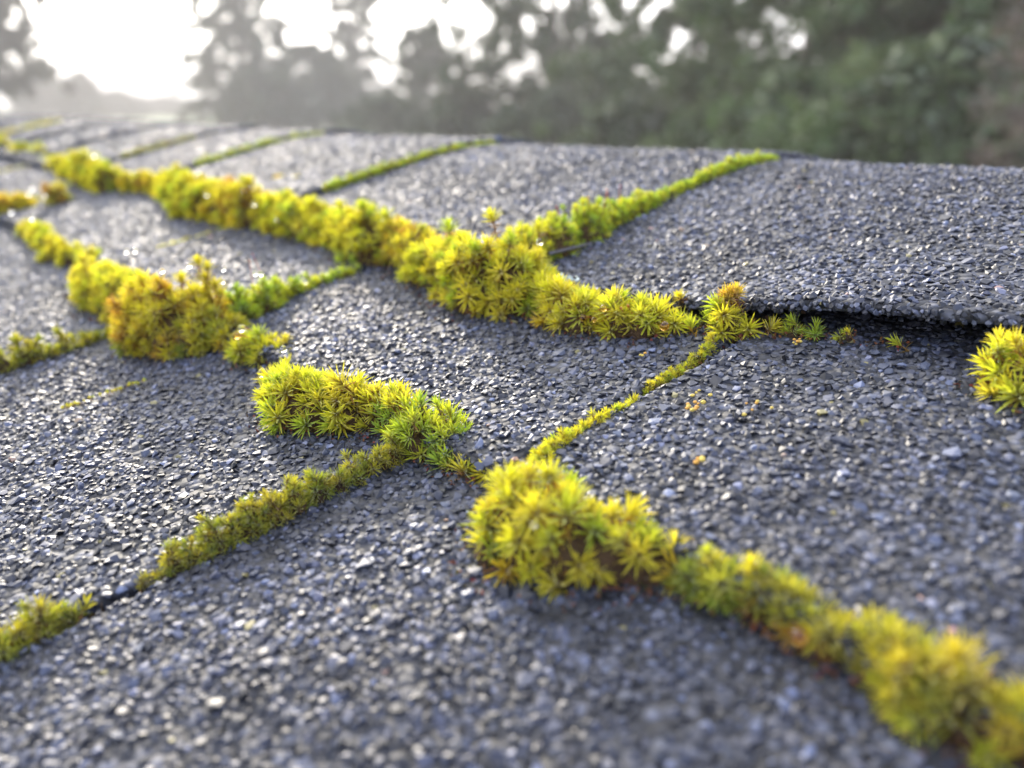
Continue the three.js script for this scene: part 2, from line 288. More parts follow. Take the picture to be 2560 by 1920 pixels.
// A cushion: stations [a, b, radius, height] on the layer at n0; shoots stand on the domes round the stations.
function cushion(label, kind, n0, st, o = {}) {
  const t = thing('moss_cushion', label, 'moss', o.group), ca = st.reduce((s, x) => s + x[0], 0) / st.length, cb = st.reduce((s, x) => s + x[1], 0) / st.length;
  onRoof(t, ca, cb, n0);
  const L = (a, b, n) => loc(a - ca, b - cb, n), mats = MOSS[kind], geos = o.tuft ? TUFT : STAR, base = [], spots = [];
  const size = o.size ?? 1, inset = (o.tuft ? 1.3 : 1.9) * size, gap = (o.gap ?? 2.35) * size;
  const domes = st.map(([a, b, r, h]) => [a, b, Math.max(r - inset * 0.8, 0.5), Math.max(h - inset, 0.7)]), lift = o.base ?? (() => 0);
  for (const [a, b, r, h] of domes) {
    const g = new THREE.IcosahedronGeometry(1, 3), p = g.attributes.position, sd = R() * 50;
    for (let i = 0; i < p.count; i++) { const v = V3(p.getX(i), p.getY(i), p.getZ(i)), k = 0.8 * (1 + 0.3 * noise(v.x * 2 + sd, v.y * 2, v.z * 2)); p.setXYZ(i, v.x * r * k, (v.y > 0 ? v.y * Math.max(0.4, h - 1.2 * size) : v.y * 0.8) * k, v.z * r * k); }
    g.scale(1e-3, 1e-3, 1e-3); const c = L(a, b, lift(a, b)); g.translate(c.x, c.y, c.z); base.push(g);
  }
  const bg = mergeVertices(mergeGeometries(base.map((g) => { g.deleteAttribute('normal'); return g; })), 1e-7); bg.computeVertexNormals();
  if (!o.bare) part('cushion_base', bg, soilMat, t, 'stuff');
  if (!o.bare && ca < 330) {
    const crumbs = [], M = new THREE.Matrix4(), qq = new THREE.Quaternion(), ee = new THREE.Euler();
    for (const [a, b, r] of st) for (let i = 0; i < 9 * r; i++) {
      const ph = R() * 6.283, d = r * rr(0.75, 1.3); ee.set(R() * 6, R() * 6, R() * 6); qq.setFromEuler(ee);
      M.compose(L(a + Math.cos(ph) * d, b + Math.sin(ph) * d, lift(a, b) + rr(0.1, 1)), qq, V3(rr(0.12, 0.34), rr(0.08, 0.2), rr(0.12, 0.5)).multiplyScalar(1e-3));
      crumbs.push({ m: M.clone(), c: col(rr(0.6, 2.2), rr(0.5, 1.5), rr(0.4, 1.2)) });
    }
    instanced('soil_crumbs', granuleGeos[3], soilMat, crumbs, t);
  }
  domes.forEach(([a, b, r, h], di) => {
    const area = 6.283 * r * (r * 0.35 + h * 0.75) + 3.14 * r * 0.5, n = Math.max(o.least ?? 3, Math.round(area / (gap * gap)));
    for (let i = 0; i < n; i++) {
      const y = clamp(1 - (i + 0.5) / n * 1.0 + rr(-0.05, 0.05), 0.02, 1), ph = i * 2.39996 + rr(-0.4, 0.4) + di, s = Math.sqrt(1 - y * y), k = rr(1 - (o.loose ?? 0.36), 1.1);
      const pa = a + Math.cos(ph) * s * r * k, pb = b + Math.sin(ph) * s * r * k, pn = Math.max(0.5, y * h * k * rr(0.84, 1.16));
      if (domes.some(([da, db, dr, dh], dj) => dj !== di && Math.hypot((pa - da) / dr, (pb - db) / dr, pn / dh) < (o.merge ?? 0.78))) continue;
      if (spots.some((e) => Math.hypot(e[0] - pa, e[1] - pb, e[2] - pn) < gap * 0.62)) continue;
      if (R() > (o.keep ?? (o.tuft ? 1 : 0.9))) continue;
      spots.push([pa, pb, pn, Math.cos(ph) * s / r, y / h + 0.35 / Math.max(r, 2), Math.sin(ph) * s / r]);
    }
  });
  const up = V3(0, 1, 0), q = new THREE.Quaternion(), q2 = new THREE.Quaternion(), dir = V3(0, 0, 0);
  if (spots.length > 298) console.log(label, spots.length);
  for (const [pa, pb, pn, da, dn, db] of spots.slice(0, 298)) {
    dir.set(-da, dn, -db).normalize(); dir.add(V3(gauss() * 0.5, 0.1 + gauss() * 0.3, gauss() * 0.5)).normalize();
    if (dir.y < 0.05) { dir.y = 0.05; dir.normalize(); }
    q.setFromUnitVectors(up, dir); q2.setFromAxisAngle(up, R() * 6.283);
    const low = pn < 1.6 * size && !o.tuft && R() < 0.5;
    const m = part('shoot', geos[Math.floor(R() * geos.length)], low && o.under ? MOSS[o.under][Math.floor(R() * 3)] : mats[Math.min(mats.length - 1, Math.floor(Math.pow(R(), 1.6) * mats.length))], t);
    m.position.copy(L(pa, pb, pn + 0.35 * size + lift(pa, pb))); m.quaternion.copy(q.multiply(q2)); m.scale.setScalar(size * rr(0.75, 1.2));
  }
  t.userData.add = (a, b, n, da, dn, db, k, mat) => {             // one more shoot, set by hand
    const m = part('shoot', geos[Math.floor(R() * geos.length)], mat ?? mats[0], t);
    m.position.copy(L(a, b, n)); m.quaternion.setFromUnitVectors(up, V3(-da, dn, -db).normalize()); m.scale.setScalar(k);
  };
  t.userData.stalk = (p0, p1, rad, mat, cap) => {                 // a bare fruiting stalk between two points (a, b, n)
    const v0 = L(p0[0], p0[1], p0[2] - n0), v1 = L(p1[0], p1[1], p1[2] - n0), mid = v0.clone().lerp(v1, 0.5).add(V3(0, 0.0004, 0));
    const m = part('stalk', new THREE.TubeGeometry(new THREE.QuadraticBezierCurve3(v0, mid, v1), 10, rad * 1e-3, 6), mat, t);
    if (cap) { const g = new THREE.SphereGeometry(1, 10, 8); g.scale(rad * 1.9e-3, rad * 4e-3, rad * 1.9e-3); const c = part('capsule', g, mat, m); c.position.copy(v1); c.quaternion.setFromUnitVectors(V3(0, 1, 0), v1.clone().sub(mid).normalize()); }
    return m;
  };
  return t;
}
const U = 'upper joint, under the ridge shingles', D = 'lower joint';
// the upper joint, from far left to right
cushion('farthest blurred yellow moss cushion at the left end of the upper joint', 'lime', 0, [[700, 106, 6.6, 10], [651, 105, 6.6, 10], [610, 103, 5, 7], [577, 102, 6.3, 9.4], [548, 105, 6, 9.1], [515, 101, 4.5, 6]]);
cushion('pale blurred yellow moss mound, second along the upper joint from the left', 'lime', 0, [[480, 97, 4.9, 7], [459, 95.4, 6.9, 10.3], [430, 93, 7.5, 10.5], [399, 92, 9.1, 13.6], [382, 91, 8, 11.5], [365, 90, 7.9, 11.8]]);
cushion('low blurred moss patch linking two larger mounds on the upper joint at left', 'gold', 0, [[350, 94, 5.4, 8.4], [340, 96, 5.2, 8], [330, 97, 5.4, 8], [321, 96, 4.5, 6.5]]);
cushion('tall round yellow moss mound at the left of the golden brown one', 'lime', 0, [[306, 96, 7.6, 11.4], [288, 92, 8.2, 12.4], [270, 89.4, 8.8, 13.2], [258, 89.4, 7.8, 11.8]]);
cushion('golden brown blurred moss mound of the upper joint, below a small back tuft', 'gold', 0, [[248, 90.3, 7.5, 11.4], [240, 91, 7.5, 11.6], [231, 91.2, 8.2, 12.4]]);
cushion('small golden moss tuft set back at the foot of the second ridge slot', 'gold', 1.5, [[266, 118, 3.5, 6], [257, 119, 3, 5]]);
cushion('bright yellow moss mound where the faint green slot meets the upper joint', 'lime', 0, [[221, 92.8, 6.6, 10.4], [212, 92.4, 6.8, 10.8], [203, 92, 7.3, 11.4], [193, 92.8, 6.6, 10.4], [186, 92, 5.6, 9]]);
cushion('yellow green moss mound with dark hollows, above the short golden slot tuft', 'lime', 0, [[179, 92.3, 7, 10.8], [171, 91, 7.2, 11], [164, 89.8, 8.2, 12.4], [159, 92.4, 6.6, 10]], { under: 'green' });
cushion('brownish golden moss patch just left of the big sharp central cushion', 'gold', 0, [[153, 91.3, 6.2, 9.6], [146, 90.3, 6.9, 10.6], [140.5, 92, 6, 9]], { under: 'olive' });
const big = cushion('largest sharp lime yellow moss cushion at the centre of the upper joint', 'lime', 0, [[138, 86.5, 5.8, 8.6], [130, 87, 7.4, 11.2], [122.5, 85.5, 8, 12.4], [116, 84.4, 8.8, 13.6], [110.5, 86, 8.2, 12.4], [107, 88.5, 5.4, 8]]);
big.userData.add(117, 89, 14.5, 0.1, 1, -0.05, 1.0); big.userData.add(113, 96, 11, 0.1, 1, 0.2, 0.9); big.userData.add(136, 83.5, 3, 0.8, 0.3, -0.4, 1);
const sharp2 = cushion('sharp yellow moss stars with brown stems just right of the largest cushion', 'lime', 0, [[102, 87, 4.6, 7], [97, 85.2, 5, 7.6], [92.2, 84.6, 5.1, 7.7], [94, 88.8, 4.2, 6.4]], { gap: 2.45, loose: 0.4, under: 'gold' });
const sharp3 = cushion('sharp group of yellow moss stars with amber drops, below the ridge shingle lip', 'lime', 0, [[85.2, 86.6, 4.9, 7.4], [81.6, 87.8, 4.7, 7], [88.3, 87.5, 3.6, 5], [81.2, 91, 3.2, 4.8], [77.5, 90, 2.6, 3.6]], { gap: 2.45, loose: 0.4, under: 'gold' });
cushion('tiny yellow moss sprig standing alone against the ridge shingle edge', 'lime', 3.0, [[80.4, 95.4, 1.2, 2.0]], { size: 0.62, least: 3 });
const orangeTop = cushion('moss stars round an orange brown tuft where the right slot meets the upper joint', 'lime', 0, [[75.5, 91.5, 2.3, 3.2], [71.2, 94.3, 3.6, 6.0], [68, 95.5, 2.4, 3.4], [65.5, 97, 2.1, 3.1]], { gap: 2.4, size: 0.85, under: 'green' });
for (let i = 0; i < 9; i++) orangeTop.userData.add(71.2 + gauss() * 1.6, 95.5 + gauss() * 1.4, 5.4 + rr(-0.5, 0.8), gauss() * 0.5, 1, -0.2 + gauss() * 0.4, 0.7, MOSS.gold[[2, 4, 2][i % 3]]);
cushion('dark green moss fringe in the shade below the ridge shingle lip', 'green', 0, [[62.5, 98.2, 2.0, 3.0], [59.5, 99, 1.9, 2.8], [56, 100, 1.7, 2.4], [52.5, 101, 1.5, 2.0], [49, 101.5, 1.3, 1.7]], { tuft: 1, size: 0.72, gap: 1.9, keep: 0.75, loose: 0.6 });
cushion('dark green low moss under the lip left of the orange brown tuft', 'green', 0, [[78, 92.8, 2.0, 3.0], [75, 94.5, 1.8, 3.0]], { tuft: 1, size: 0.8 });
cushion('single tiny green moss sprig hanging in the dark gap', 'lime', 1.2, [[54.5, 99.0, 0.9, 1.6]], { tuft: 1, size: 0.5, least: 2 });
cushion('tall yellow moss cushion at the right edge of the picture below the dark gap', 'lime', 0, [[34.5, 97, 3.8, 7.4], [32, 96.4, 4.6, 8.2], [29, 97, 4.9, 8.4], [25, 98, 4.9, 8.4]], { under: 'green' });

// the lower joint, from far left to right
cushion('blurred golden moss cushion cut by the left picture edge on the lower joint', 'gold', -2.8, [[374, 51, 7.1, 10.6], [374, 58, 6.6, 10], [384, 66, 3.5, 5.2], [392, 55, 6, 9]], { under: 'olive' });
cushion('dark brown blurred moss lump standing behind the left edge cushion', 'gold', 0, [[363, 70, 5.9, 8.8]], { under: 'olive' });
cushion('blurred row of small yellow moss tufts leading into the lower joint', 'lime', -2.8, [[323.5, 50.5, 4.4, 6.4], [312, 50, 4.6, 7], [299.5, 49.4, 5.4, 8.2], [285, 48, 5.2, 7.8], [272.4, 47, 5.4, 8.1], [260.7, 48.4, 5, 7.8], [249, 49.8, 4.4, 6.4], [239, 48, 3.8, 5.6]]);
cushion('blurred yellow moss cushion left of the widest golden one on the lower joint', 'lime', -2.8, [[224, 42.6, 5, 7.6], [216, 42, 6, 9], [208, 42, 7.2, 10.8], [200, 42.7, 7.6, 11.6], [192, 43.2, 7.4, 11]]);
const wide = cushion('widest golden moss cushion on the lower joint with brown hollows and upright shoots', 'gold', -2.8, [[185, 43, 5, 7.8], [176, 41.5, 7, 10.6], [167, 40, 8.6, 12.8], [161, 42.7, 9.4, 14], [156.2, 45.4, 8.2, 12], [152, 48.8, 6, 9]], { under: 'olive' });
wide.userData.add(155.5, 49, 15.6, 0, 1, 0.1, 0.8, MOSS.gold[0]); wide.userData.add(153, 49.5, 14.6, -0.2, 1, 0.1, 0.75, MOSS.gold[1]); wide.userData.add(154.2, 49, 12.4, -0.3, 1, 0, 0.9, MOSS.gold[1]); wide.userData.add(153, 50, 11, -0.3, 1, 0, 0.9, MOSS.gold[0]); wide.userData.add(155, 49, 10.5, 0.3, 1, 0, 0.9, MOSS.gold[1]); wide.userData.add(151.5, 50, 9.5, -0.4, 1, 0.2, 0.9, MOSS.gold[0]);
const dropTuft = cushion('small yellow tuft with two water drops on stalks at its left', 'lime', -2.8, [[139.6, 47.6, 4.0, 6.2], [136, 49.2, 4.2, 6.4], [133, 51.6, 3.4, 5], [129.5, 51, 2.6, 3.8], [125.5, 49, 2.2, 3.2]], { gap: 2.2, size: 0.9 });
const sharpLow = cushion('sharp bright yellow spiky moss cushion at the centre left on the lower joint', 'lime', -2.8, [[122.5, 45.6, 2.6, 4], [119, 44.2, 3.6, 5.4], [114, 42.5, 4.8, 7.4], [108.6, 41.6, 5.8, 8.8], [105.5, 43.8, 6, 9], [101.5, 46.2, 5.8, 8.6], [97.5, 48.4, 4.6, 7]], { under: 'green' });
const greenLow = cushion('sharp green moss mat where the long olive slot meets the lower joint', 'green', -2.8, [[92.2, 48.8, 3.8, 5.7], [85.8, 48.2, 4.7, 7.1], [82.7, 50, 4.2, 6.3], [80.8, 51.3, 2.3, 3.5], [79, 47.5, 2.4, 3.0]], { tuft: 1, gap: 1.7, size: 0.9 });
for (let i = 0; i < 8; i++) greenLow.userData.add(91 + gauss() * 2, 49 + gauss() * 1.4, 6 + rr(-0.6, 0.8), gauss() * 0.4, 1, gauss() * 0.4, 0.9, MOSS.lime[i % 4]);
cushion('small yellow moss star pair between the green mat and the near cushion', 'lime', -2.8, [[75.4, 47.4, 2.2, 3.2], [72.3, 48.6, 2.3, 3.5]], { size: 0.85, gap: 2.1, under: 'gold' });
const near = cushion('big near yellow moss cushion with loose brown gaps, in the lower middle', 'lime', -2.8, [[67.5, 47.6, 2.4, 3.8], [63.5, 46.6, 3.4, 6], [60.2, 39.8, 4.4, 6.4], [59.4, 42.6, 6, 9.8], [57, 43.4, 7.2, 11.2], [53.2, 44, 6.8, 9.4], [49.8, 46, 5.8, 8], [47, 47.8, 5, 7.2], [44.4, 49, 4, 5.6]], { gap: 2.7, size: 1.02, loose: 0.5, under: 'gold' });
cushion('low dull yellow green moss right of the big near cushion', 'olive', -2.8, [[41, 49, 3, 4.4], [37.8, 49.4, 3.4, 5.2], [35.2, 50, 3, 4.6], [33.4, 50.4, 3, 4.6], [31.8, 50.2, 2.8, 4.4]], { size: 0.8, gap: 2.2, under: 'green' });
for (const m of [[[40, 49.5, 4.4]], [[36, 50.5, 4.6]]]) cushion('brighter yellow tuft on top of the low dull moss ' + (m[0][0] > 38 ? 'beside the big near cushion' : 'next to the large hanging drop'), 'lime', -2.8, [[m[0][0], m[0][1], 2.0, 6.0]], { size: 0.75, gap: 2.2 });
cushion('brown and yellow moss with a large drop at its lower left edge', 'dull', -2.8, [[32, 50, 2.8, 4.4], [30, 49.8, 3, 4.6], [27.4, 49.6, 3.2, 4.9], [26, 49.8, 2.6, 4]], { size: 0.85, gap: 2.2, under: 'green' });
cushion('blurred near golden moss cushion in the lower right', 'dull', -2.8, [[24.7, 50.2, 3.2, 4.9], [22.8, 49.6, 3.3, 5], [21, 49.2, 3.8, 5.8], [18.7, 49.3, 4.3, 6.5]], { size: 0.9, under: 'lime' });
cushion('nearest, most blurred golden moss in the lower right corner', 'dull', -2.8, [[16.2, 48.6, 3.6, 5.4], [14.2, 49.2, 4, 5.8], [12.5, 50.2, 4.2, 6], [9.5, 50, 4.2, 6]], { size: 0.95, under: 'lime' });

// moss along the slots
function strip(label, kind, n0, pts, o = {}) {                    // pts: [a, b, radius, height]; filled in between
  if (o.base) pts = pts.map(([a, b, r, h]) => [a * 0.947, b * 0.965, r, h]);   // the ridge slots lie a little nearer, on the raised caps
  const st = []; for (let i = 0; i + 1 < pts.length; i++) { const p = pts[i], q = pts[i + 1], d = Math.hypot(q[0] - p[0], q[1] - p[1]), k = Math.max(1, Math.round(d / (0.95 * Math.max(0.9, (p[2] + q[2]) / 2)))); for (let j = 0; j < k; j++) st.push(p.map((x, c) => lerp(x, q[c], j / k) * (c > 1 ? rr(0.88, 1.12) : 1) + (c < 2 ? rr(-0.2, 0.2) : 0))); }
  st.push(pts[pts.length - 1]);
  return cushion(label, kind, n0, st, { tuft: 1, merge: 0.55, ...o });
}
const slotFloor = (a, b) => Math.max(0, capBase(b) - 3.0);
const ridgeMoss = strip('bright green moss mass at the lower end of the nearest ridge slot', 'green', 1.6, [[126.5, 101, 5.4, 8.2], [125, 109, 5.8, 8.6], [125, 117, 5.2, 8.2]], { size: 0.7, gap: 2.15, base: slotFloor });
strip('green moss tapering up the middle of the nearest ridge slot', 'green', 1.6, [[126, 119, 4.4, 7.2], [126, 128, 3.2, 5.8], [126, 137, 2.2, 4.4]], { size: 0.66, gap: 1.9, base: slotFloor });
strip('thin bright moss bead line along the upper end of the nearest ridge slot', 'green', 1.6, [[126, 138, 1.9, 3.8], [126, 150, 1.5, 3.4], [126, 163, 1.9, 4.2], [126, 176, 1.6, 3.8], [125.5, 186, 0.9, 2.6]], { size: 0.6, gap: 1.85, base: slotFloor });
for (let i = 0; i < 9; i++) ridgeMoss.userData.add(119.5 + gauss() * 2.2, 99 + gauss() * 4, 6.6 + rr(-0.8, 0.6), gauss() * 0.4, 1, gauss() * 0.4, 1.1, MOSS.lime[i % 4]);
strip('thin green moss line along the second ridge slot from the right', 'green', 1.8, [[242.5, 120, 2.2, 4.2], [241.8, 135, 1.7, 3.6], [241.5, 150, 1.4, 3.2], [241.3, 172, 1.2, 2.8], [241.3, 186, 0.8, 2.2]], { size: 0.75, gap: 1.9, base: slotFloor });
strip('thin faint moss line along the third ridge slot', 'green', 1.8, [[362.5, 124, 1.9, 3.8], [362, 155, 1.6, 3.4], [362, 182, 1.1, 2.6]], { size: 0.8, gap: 2, base: slotFloor });
strip('blurred moss streak on a far ridge slot at left', 'olive', 1.8, [[450, 120, 2, 4], [450, 155, 1.6, 3.4]], { size: 0.8, gap: 2, base: slotFloor });
strip('farthest blurred moss streak near the left end of the ridge', 'lime', 1.8, [[782, 125, 2.6, 5], [782, 150, 2.4, 4.6], [782, 170, 1.8, 3.6]], { size: 1, gap: 2.4, base: slotFloor });
strip('golden tipped moss strip in the slot between the two joints at left of centre', 'green', -1.2, [[153.5, 54, 4.0, 7.2], [155.5, 59, 3.6, 6.6], [157.5, 65, 2.6, 4.8], [159, 71, 1.8, 3.8], [159.2, 77, 1.7, 3.6], [158.8, 82, 1.3, 2.8]], { size: 0.85, gap: 1.8, under: 'gold' });
strip('thin lime moss strip broken into tufts in the right slot between the joints', 'lime', -1.4, [[70.4, 90, 1.3, 2.6], [69.6, 86, 1.1, 2.4], [69.2, 82, 0.6, 1.7], [69, 79, 1.0, 2.3], [68.8, 74, 0.7, 1.9]], { size: 0.4, gap: 1.5 });
strip('golden lower end of the thin right slot moss, above the near cushion', 'lime', -1.4, [[68.2, 71, 0.7, 1.8], [67.6, 66, 1.2, 2.7], [67.6, 61, 1.2, 2.7], [67.4, 55, 1.6, 3.4], [66, 51.5, 1.8, 3.2]], { size: 0.5, gap: 1.5 });
strip('long olive green moss strip in the slot running down to the lower left', 'olive', -4.4, [[85.8, 44, 2.3, 5.0], [86, 38, 2.2, 4.8], [86.4, 33, 2.4, 5.4], [86.8, 27, 2.7, 6.0], [87, 20, 2.6, 5.6], [87.2, 15, 2.0, 4.8], [87.4, 11.5, 1.0, 3.0]], { size: 0.62, gap: 1.85 });
strip('short olive moss piece at the left picture edge below the long strip', 'olive', -4.4, [[87.8, 5.5, 1.3, 3.6], [87.6, 1.5, 2.2, 5.0], [87.5, -3, 2.5, 5.4], [87.5, -8, 2.5, 5.4]], { size: 0.82, gap: 1.7 });
strip('dark olive moss strip in the slot reaching the left picture edge', 'olive', -4.2, [[180.4, 40, 2.2, 4.4], [180, 33, 2.0, 4.6], [179.4, 26, 2.6, 6.2], [179.8, 19, 3.0, 7.0], [180, 12, 2.9, 6.6], [180, 4, 2.7, 6]], { size: 0.9, gap: 1.9 });
strip('thin flat lime moss line across the blurred shingle at left', 'lime', -1.1, [[235.2, 64, 0.9, 1.8], [235, 75, 0.8, 1.8], [234.6, 87, 1.1, 2.4]], { size: 0.6, gap: 1.5 });
strip('short faint lime moss scratch on the shingle at the left', 'lime', -2.8, [[147.7, 18, 0.4, 0.8], [147.3, 24, 0.5, 0.9], [146.8, 31.5, 0.5, 0.8]], { size: 0.24, gap: 2.6, least: 1, bare: 1, keep: 0.3 });
strip('blurred olive moss line in a far slot at the left edge', 'olive', -1.1, [[518, 77, 1.4, 2.4], [520, 100, 1.6, 2.8]], { size: 0.9, gap: 2.2 });
for (const [a, b] of [[118, 114], [119, 121], [117.5, 117], [119, 107], [119.5, 124]]) ridgeMoss.userData.stalk([a, b, 7], [a + rr(-1, 1), b + rr(-1, 1), 7 + rr(3.4, 5)], 0.09, redMat, true);
for (const [a, b] of [[156, 58], [157, 61]]) wide.userData.stalk([a, b, 4], [a + rr(-1, 1), b + rr(-1, 1), rr(9, 10.5)], 0.06, redMat, true);

// ------------------------------------------------------------------ water drops
const waterMat = new THREE.MeshPhysicalMaterial({ color: 0xffffff, roughness: 0.02, transmission: 1, thickness: 0.002, ior: 1.333 });
const amberMat = new THREE.MeshPhysicalMaterial({ color: col(1, 0.8, 0.5), roughness: 0.03, transmission: 1, thickness: 0.002, ior: 1.36, attenuationColor: col(0.95, 0.6, 0.2), attenuationDistance: 0.0022 });
function drop(label, a, b, n, r, amber) {
  const o = thing('water_drop', label, 'water drop'); onRoof(o, a, b, n);
  if (a > 140) r *= 0.78;
  const g = new THREE.SphereGeometry(r * 1e-3, 28, 20), p = g.attributes.position;
  for (let i = 0; i < p.count; i++) { const y = p.getY(i) / (r * 1e-3); p.setXYZ(i, p.getX(i) * (1 - 0.06 * y), p.getY(i) * 0.94, p.getZ(i) * (1 - 0.06 * y)); }
  g.computeVertexNormals(); part('bead', g, amber ? amberMat : waterMat, o); return o;
}

drop('water drop on the upper of two stalks left of the small yellow tuft', 137.6, 47.2, 3.7, 0.68);
drop('amber water drop on the lower of two stalks left of the small yellow tuft', 136.9, 45.8, 3.0, 0.62, 1);
dropTuft.userData.stalk([137, 50.6, 0.6], [137.5, 47.6, 3.7], 0.13, setaMat); dropTuft.userData.stalk([136.4, 49.6, 0], [136.8, 46.2, 3.0], 0.13, setaMat);
drop('small drop on a stalk at the top left of the sharp spiky cushion', 106.5 + 8, 44.5, 6.2, 0.55);
drop('large clear drop at the left end of the sharp spiky cushion', 122.3, 43.2, 0.7, 0.85);
drop('amber drop at the left side of the sharp green mat, the upper of two', 87.6, 46.4, -0.3, 0.62, 1);
drop('amber drop at the left side of the sharp green mat, the lower of two', 86, 45.5, -1.8, 0.62, 1);
greenLow.userData.stalk([87, 49, 1], [87.4, 47, -0.2], 0.12, setaMat); greenLow.userData.stalk([85.5, 48, -1], [85.9, 46.1, -1.7], 0.12, setaMat);
drop('tiny brown drop below the right end of the sharp green mat', 77.5, 49, -2.2, 0.4, 1);
drop('round drop hanging right of the sharp group with amber drops', 76.2, 86.4, 2.9, 0.72, 1);
drop('glassy drop among the brown stems between two sharp moss groups', 85.4, 83.4, 5.0, 0.55, 1);
drop('square looking amber drop lowest between two sharp moss groups', 89.2, 82.6, 2.9, 0.62, 1);
drop('small amber drop right of the square looking one', 87, 82.8, 3.0, 0.45, 1);
drop('drop in the moss at the foot of the nearest ridge slot', 109.8, 93.2, 9.4, 0.6);
drop('tiny drop in a hollow of the largest central cushion', 126.7, 81.4, 4.2, 0.45);
drop('left drop of a bright touching pair, on moss left of the widest golden cushion', 198.5, 47.8, 9.2, 0.7);
drop('right drop of a bright touching pair, on moss left of the widest golden cushion', 197.2, 49.3, 9, 0.7);
drop('bright drop standing clear above the back of the widest golden cushion', 160.8, 48.8, 11.2, 0.7);
drop('bright drop beside the tall shoot of the widest golden cushion', 153.9, 52.6, 10.3, 0.6);
drop('left one of two bright drops above the golden tipped slot moss', 151.1, 57.3, 8.4, 0.65);
drop('right one of two bright drops above the golden tipped slot moss', 150.4, 58.1, 8.2, 0.6);
drop('bright drop below the tall shoot on the widest golden cushion', 150.4, 50.7, 9.0, 0.5);
drop('bright drop near the top middle of the widest golden cushion', 157, 42.7, 12.6, 0.6);
drop('upper one of two blurred drops on the cushion at the left edge', 356.6, 61.7, 8.1, 0.9);
drop('lower one of two blurred drops on the cushion at the left edge', 356.9, 59.9, 6.5, 0.9);
drop('blurred drop beside the dark brown lump at left', 353.1, 63.9, 5.1, 0.9);
drop('blurred drop at the start of the small tuft row at left', 322, 47, 6.4, 0.9);
drop('blurred drop in the middle of the small tuft row at left', 284, 46, 8.4, 0.8);
drop('large blurred drop on the pale moss mound at upper left', 371.9, 90, 13.2, 1.0);
drop('blurred drop on the brownish mound of the upper joint', 246.7, 85.7, 8.6, 0.7);
drop('blurred drop on the bright mound by the faint green slot, upper one', 215.5, 86.5, 8.4, 0.7);
drop('blurred drop on the bright mound by the faint green slot, lower one', 201.6, 85.4, 6.0, 0.6);
drop('large drop hanging at the lower edge of the brown and yellow moss', 28.9, 46.4, 0.2, 0.7, 1);
drop('tiny drop on the left side of the big near cushion', 51.2, 38.5, 5.6, 0.35);
sharp3.userData.stalk([86, 86.5, 1], [85.4, 83.9, 5.0], 0.13, setaMat); sharp3.userData.stalk([89.5, 86, 1], [89.3, 83.1, 2.9], 0.14, setaMat);
for (const [a, b, n] of [[84, 85, 4.5], [86, 85.5, 4], [88, 85, 3.2], [83.3, 86, 4.6]]) sharp3.userData.stalk([a, b + 2, 1], [a + rr(-1, 1), b, n + rr(0, 1.4)], 0.12, setaMat, true);


// ------------------------------------------------------------------ lichen, splinter
const lichenMats = [new THREE.MeshStandardMaterial({ color: col(0.42, 0.22, 0.03), roughness: 0.8 }), new THREE.MeshStandardMaterial({ color: col(0.4, 0.3, 0.05), roughness: 0.8 })];
function lichen(label, a, b, n, count, spread, size) {
  const o = thing('orange_lichen', label, 'lichen'); onRoof(o, a, b, n);
  for (let i = 0; i < count; i++) {
    const g = new THREE.IcosahedronGeometry(1, 1), p = g.attributes.position, s = rr(0.6, 1.2) * size, sd = R() * 9;
    for (let k = 0; k < p.count; k++) { const f = s * 1e-3 * (1 + 0.35 * noise(p.getX(k) * 1.6 + sd, p.getY(k) * 1.6, p.getZ(k) * 1.6)); p.setXYZ(k, p.getX(k) * f, p.getY(k) * f * 0.7, p.getZ(k) * f); }
    g.computeVertexNormals(); const m = part('lobe', g, lichenMats[i % 2], o); m.position.copy(loc(gauss() * spread, gauss() * spread, rr(0.4, 0.9)));
  }
}
lichen('cluster of orange lichen grains on the right shingle above the near cushion', 60.4, 73.1, 0.2, 14, 1.9, 0.3);
lichen('small orange lichen spot in the middle of the right shingle', 51.1, 62.3, 0.2, 4, 0.6, 0.3);
lichen('tiny yellow lichen specks right of the orange cluster', 53.6, 76.5, 0.2, 6, 1.9, 0.24);
lichen('tiny orange lichen specks on the shingle below the sharp moss stars', 75.8, 80.6, 0.2, 4, 0.7, 0.22);
lichen('tan lichen grains in the dark gap under the ridge shingle lip', 59.9, 95.4, 0.2, 6, 0.8, 0.26);
{
  const t = onRoof(thing('pale_lichen', 'pale whitish crusty lichen at the ridge shingle corner beside the central cushion', 'lichen'), 102.5, 92.0, 3.4), m = new THREE.MeshStandardMaterial({ color: col(0.5, 0.56, 0.52), roughness: 0.8 });
  for (let i = 0; i < 46; i++) { const g = part('lobe', granuleGeos[i % 7], m, t); g.position.copy(loc(gauss() * 3.4, gauss() * 0.9 - 0.1, 0.5 + rr(0, 0.7))); g.rotation.set(R() * 3, R() * 6, R() * 3); g.scale.setScalar(rr(0.2, 0.42) * 1e-3); }
  const sp = onRoof(thing('wood_splinter', 'thin grey wood splinter lying below the nearest ridge slot moss', 'splinter'), 113.9, 104.2, 4.5);
  const g = new THREE.CylinderGeometry(0.14e-3, 0.24e-3, 9e-3, 7, 6), p = g.attributes.position; for (let i = 0; i < p.count; i++) p.setXYZ(i, p.getX(i) * 1.5, p.getY(i), p.getZ(i) * (0.8 + 0.3 * noise(p.getY(i) * 900, i)) + 0.0004 * Math.sin(p.getY(i) * 200));
  g.rotateZ(Math.PI / 2); g.rotateY(-Math.atan2(9.3, -3.9)); part('sliver', g, new THREE.MeshStandardMaterial({ color: col(0.2, 0.19, 0.19), roughness: 0.8, bumpMap: fineBump, bumpScale: 0.0003 }), sp);
}

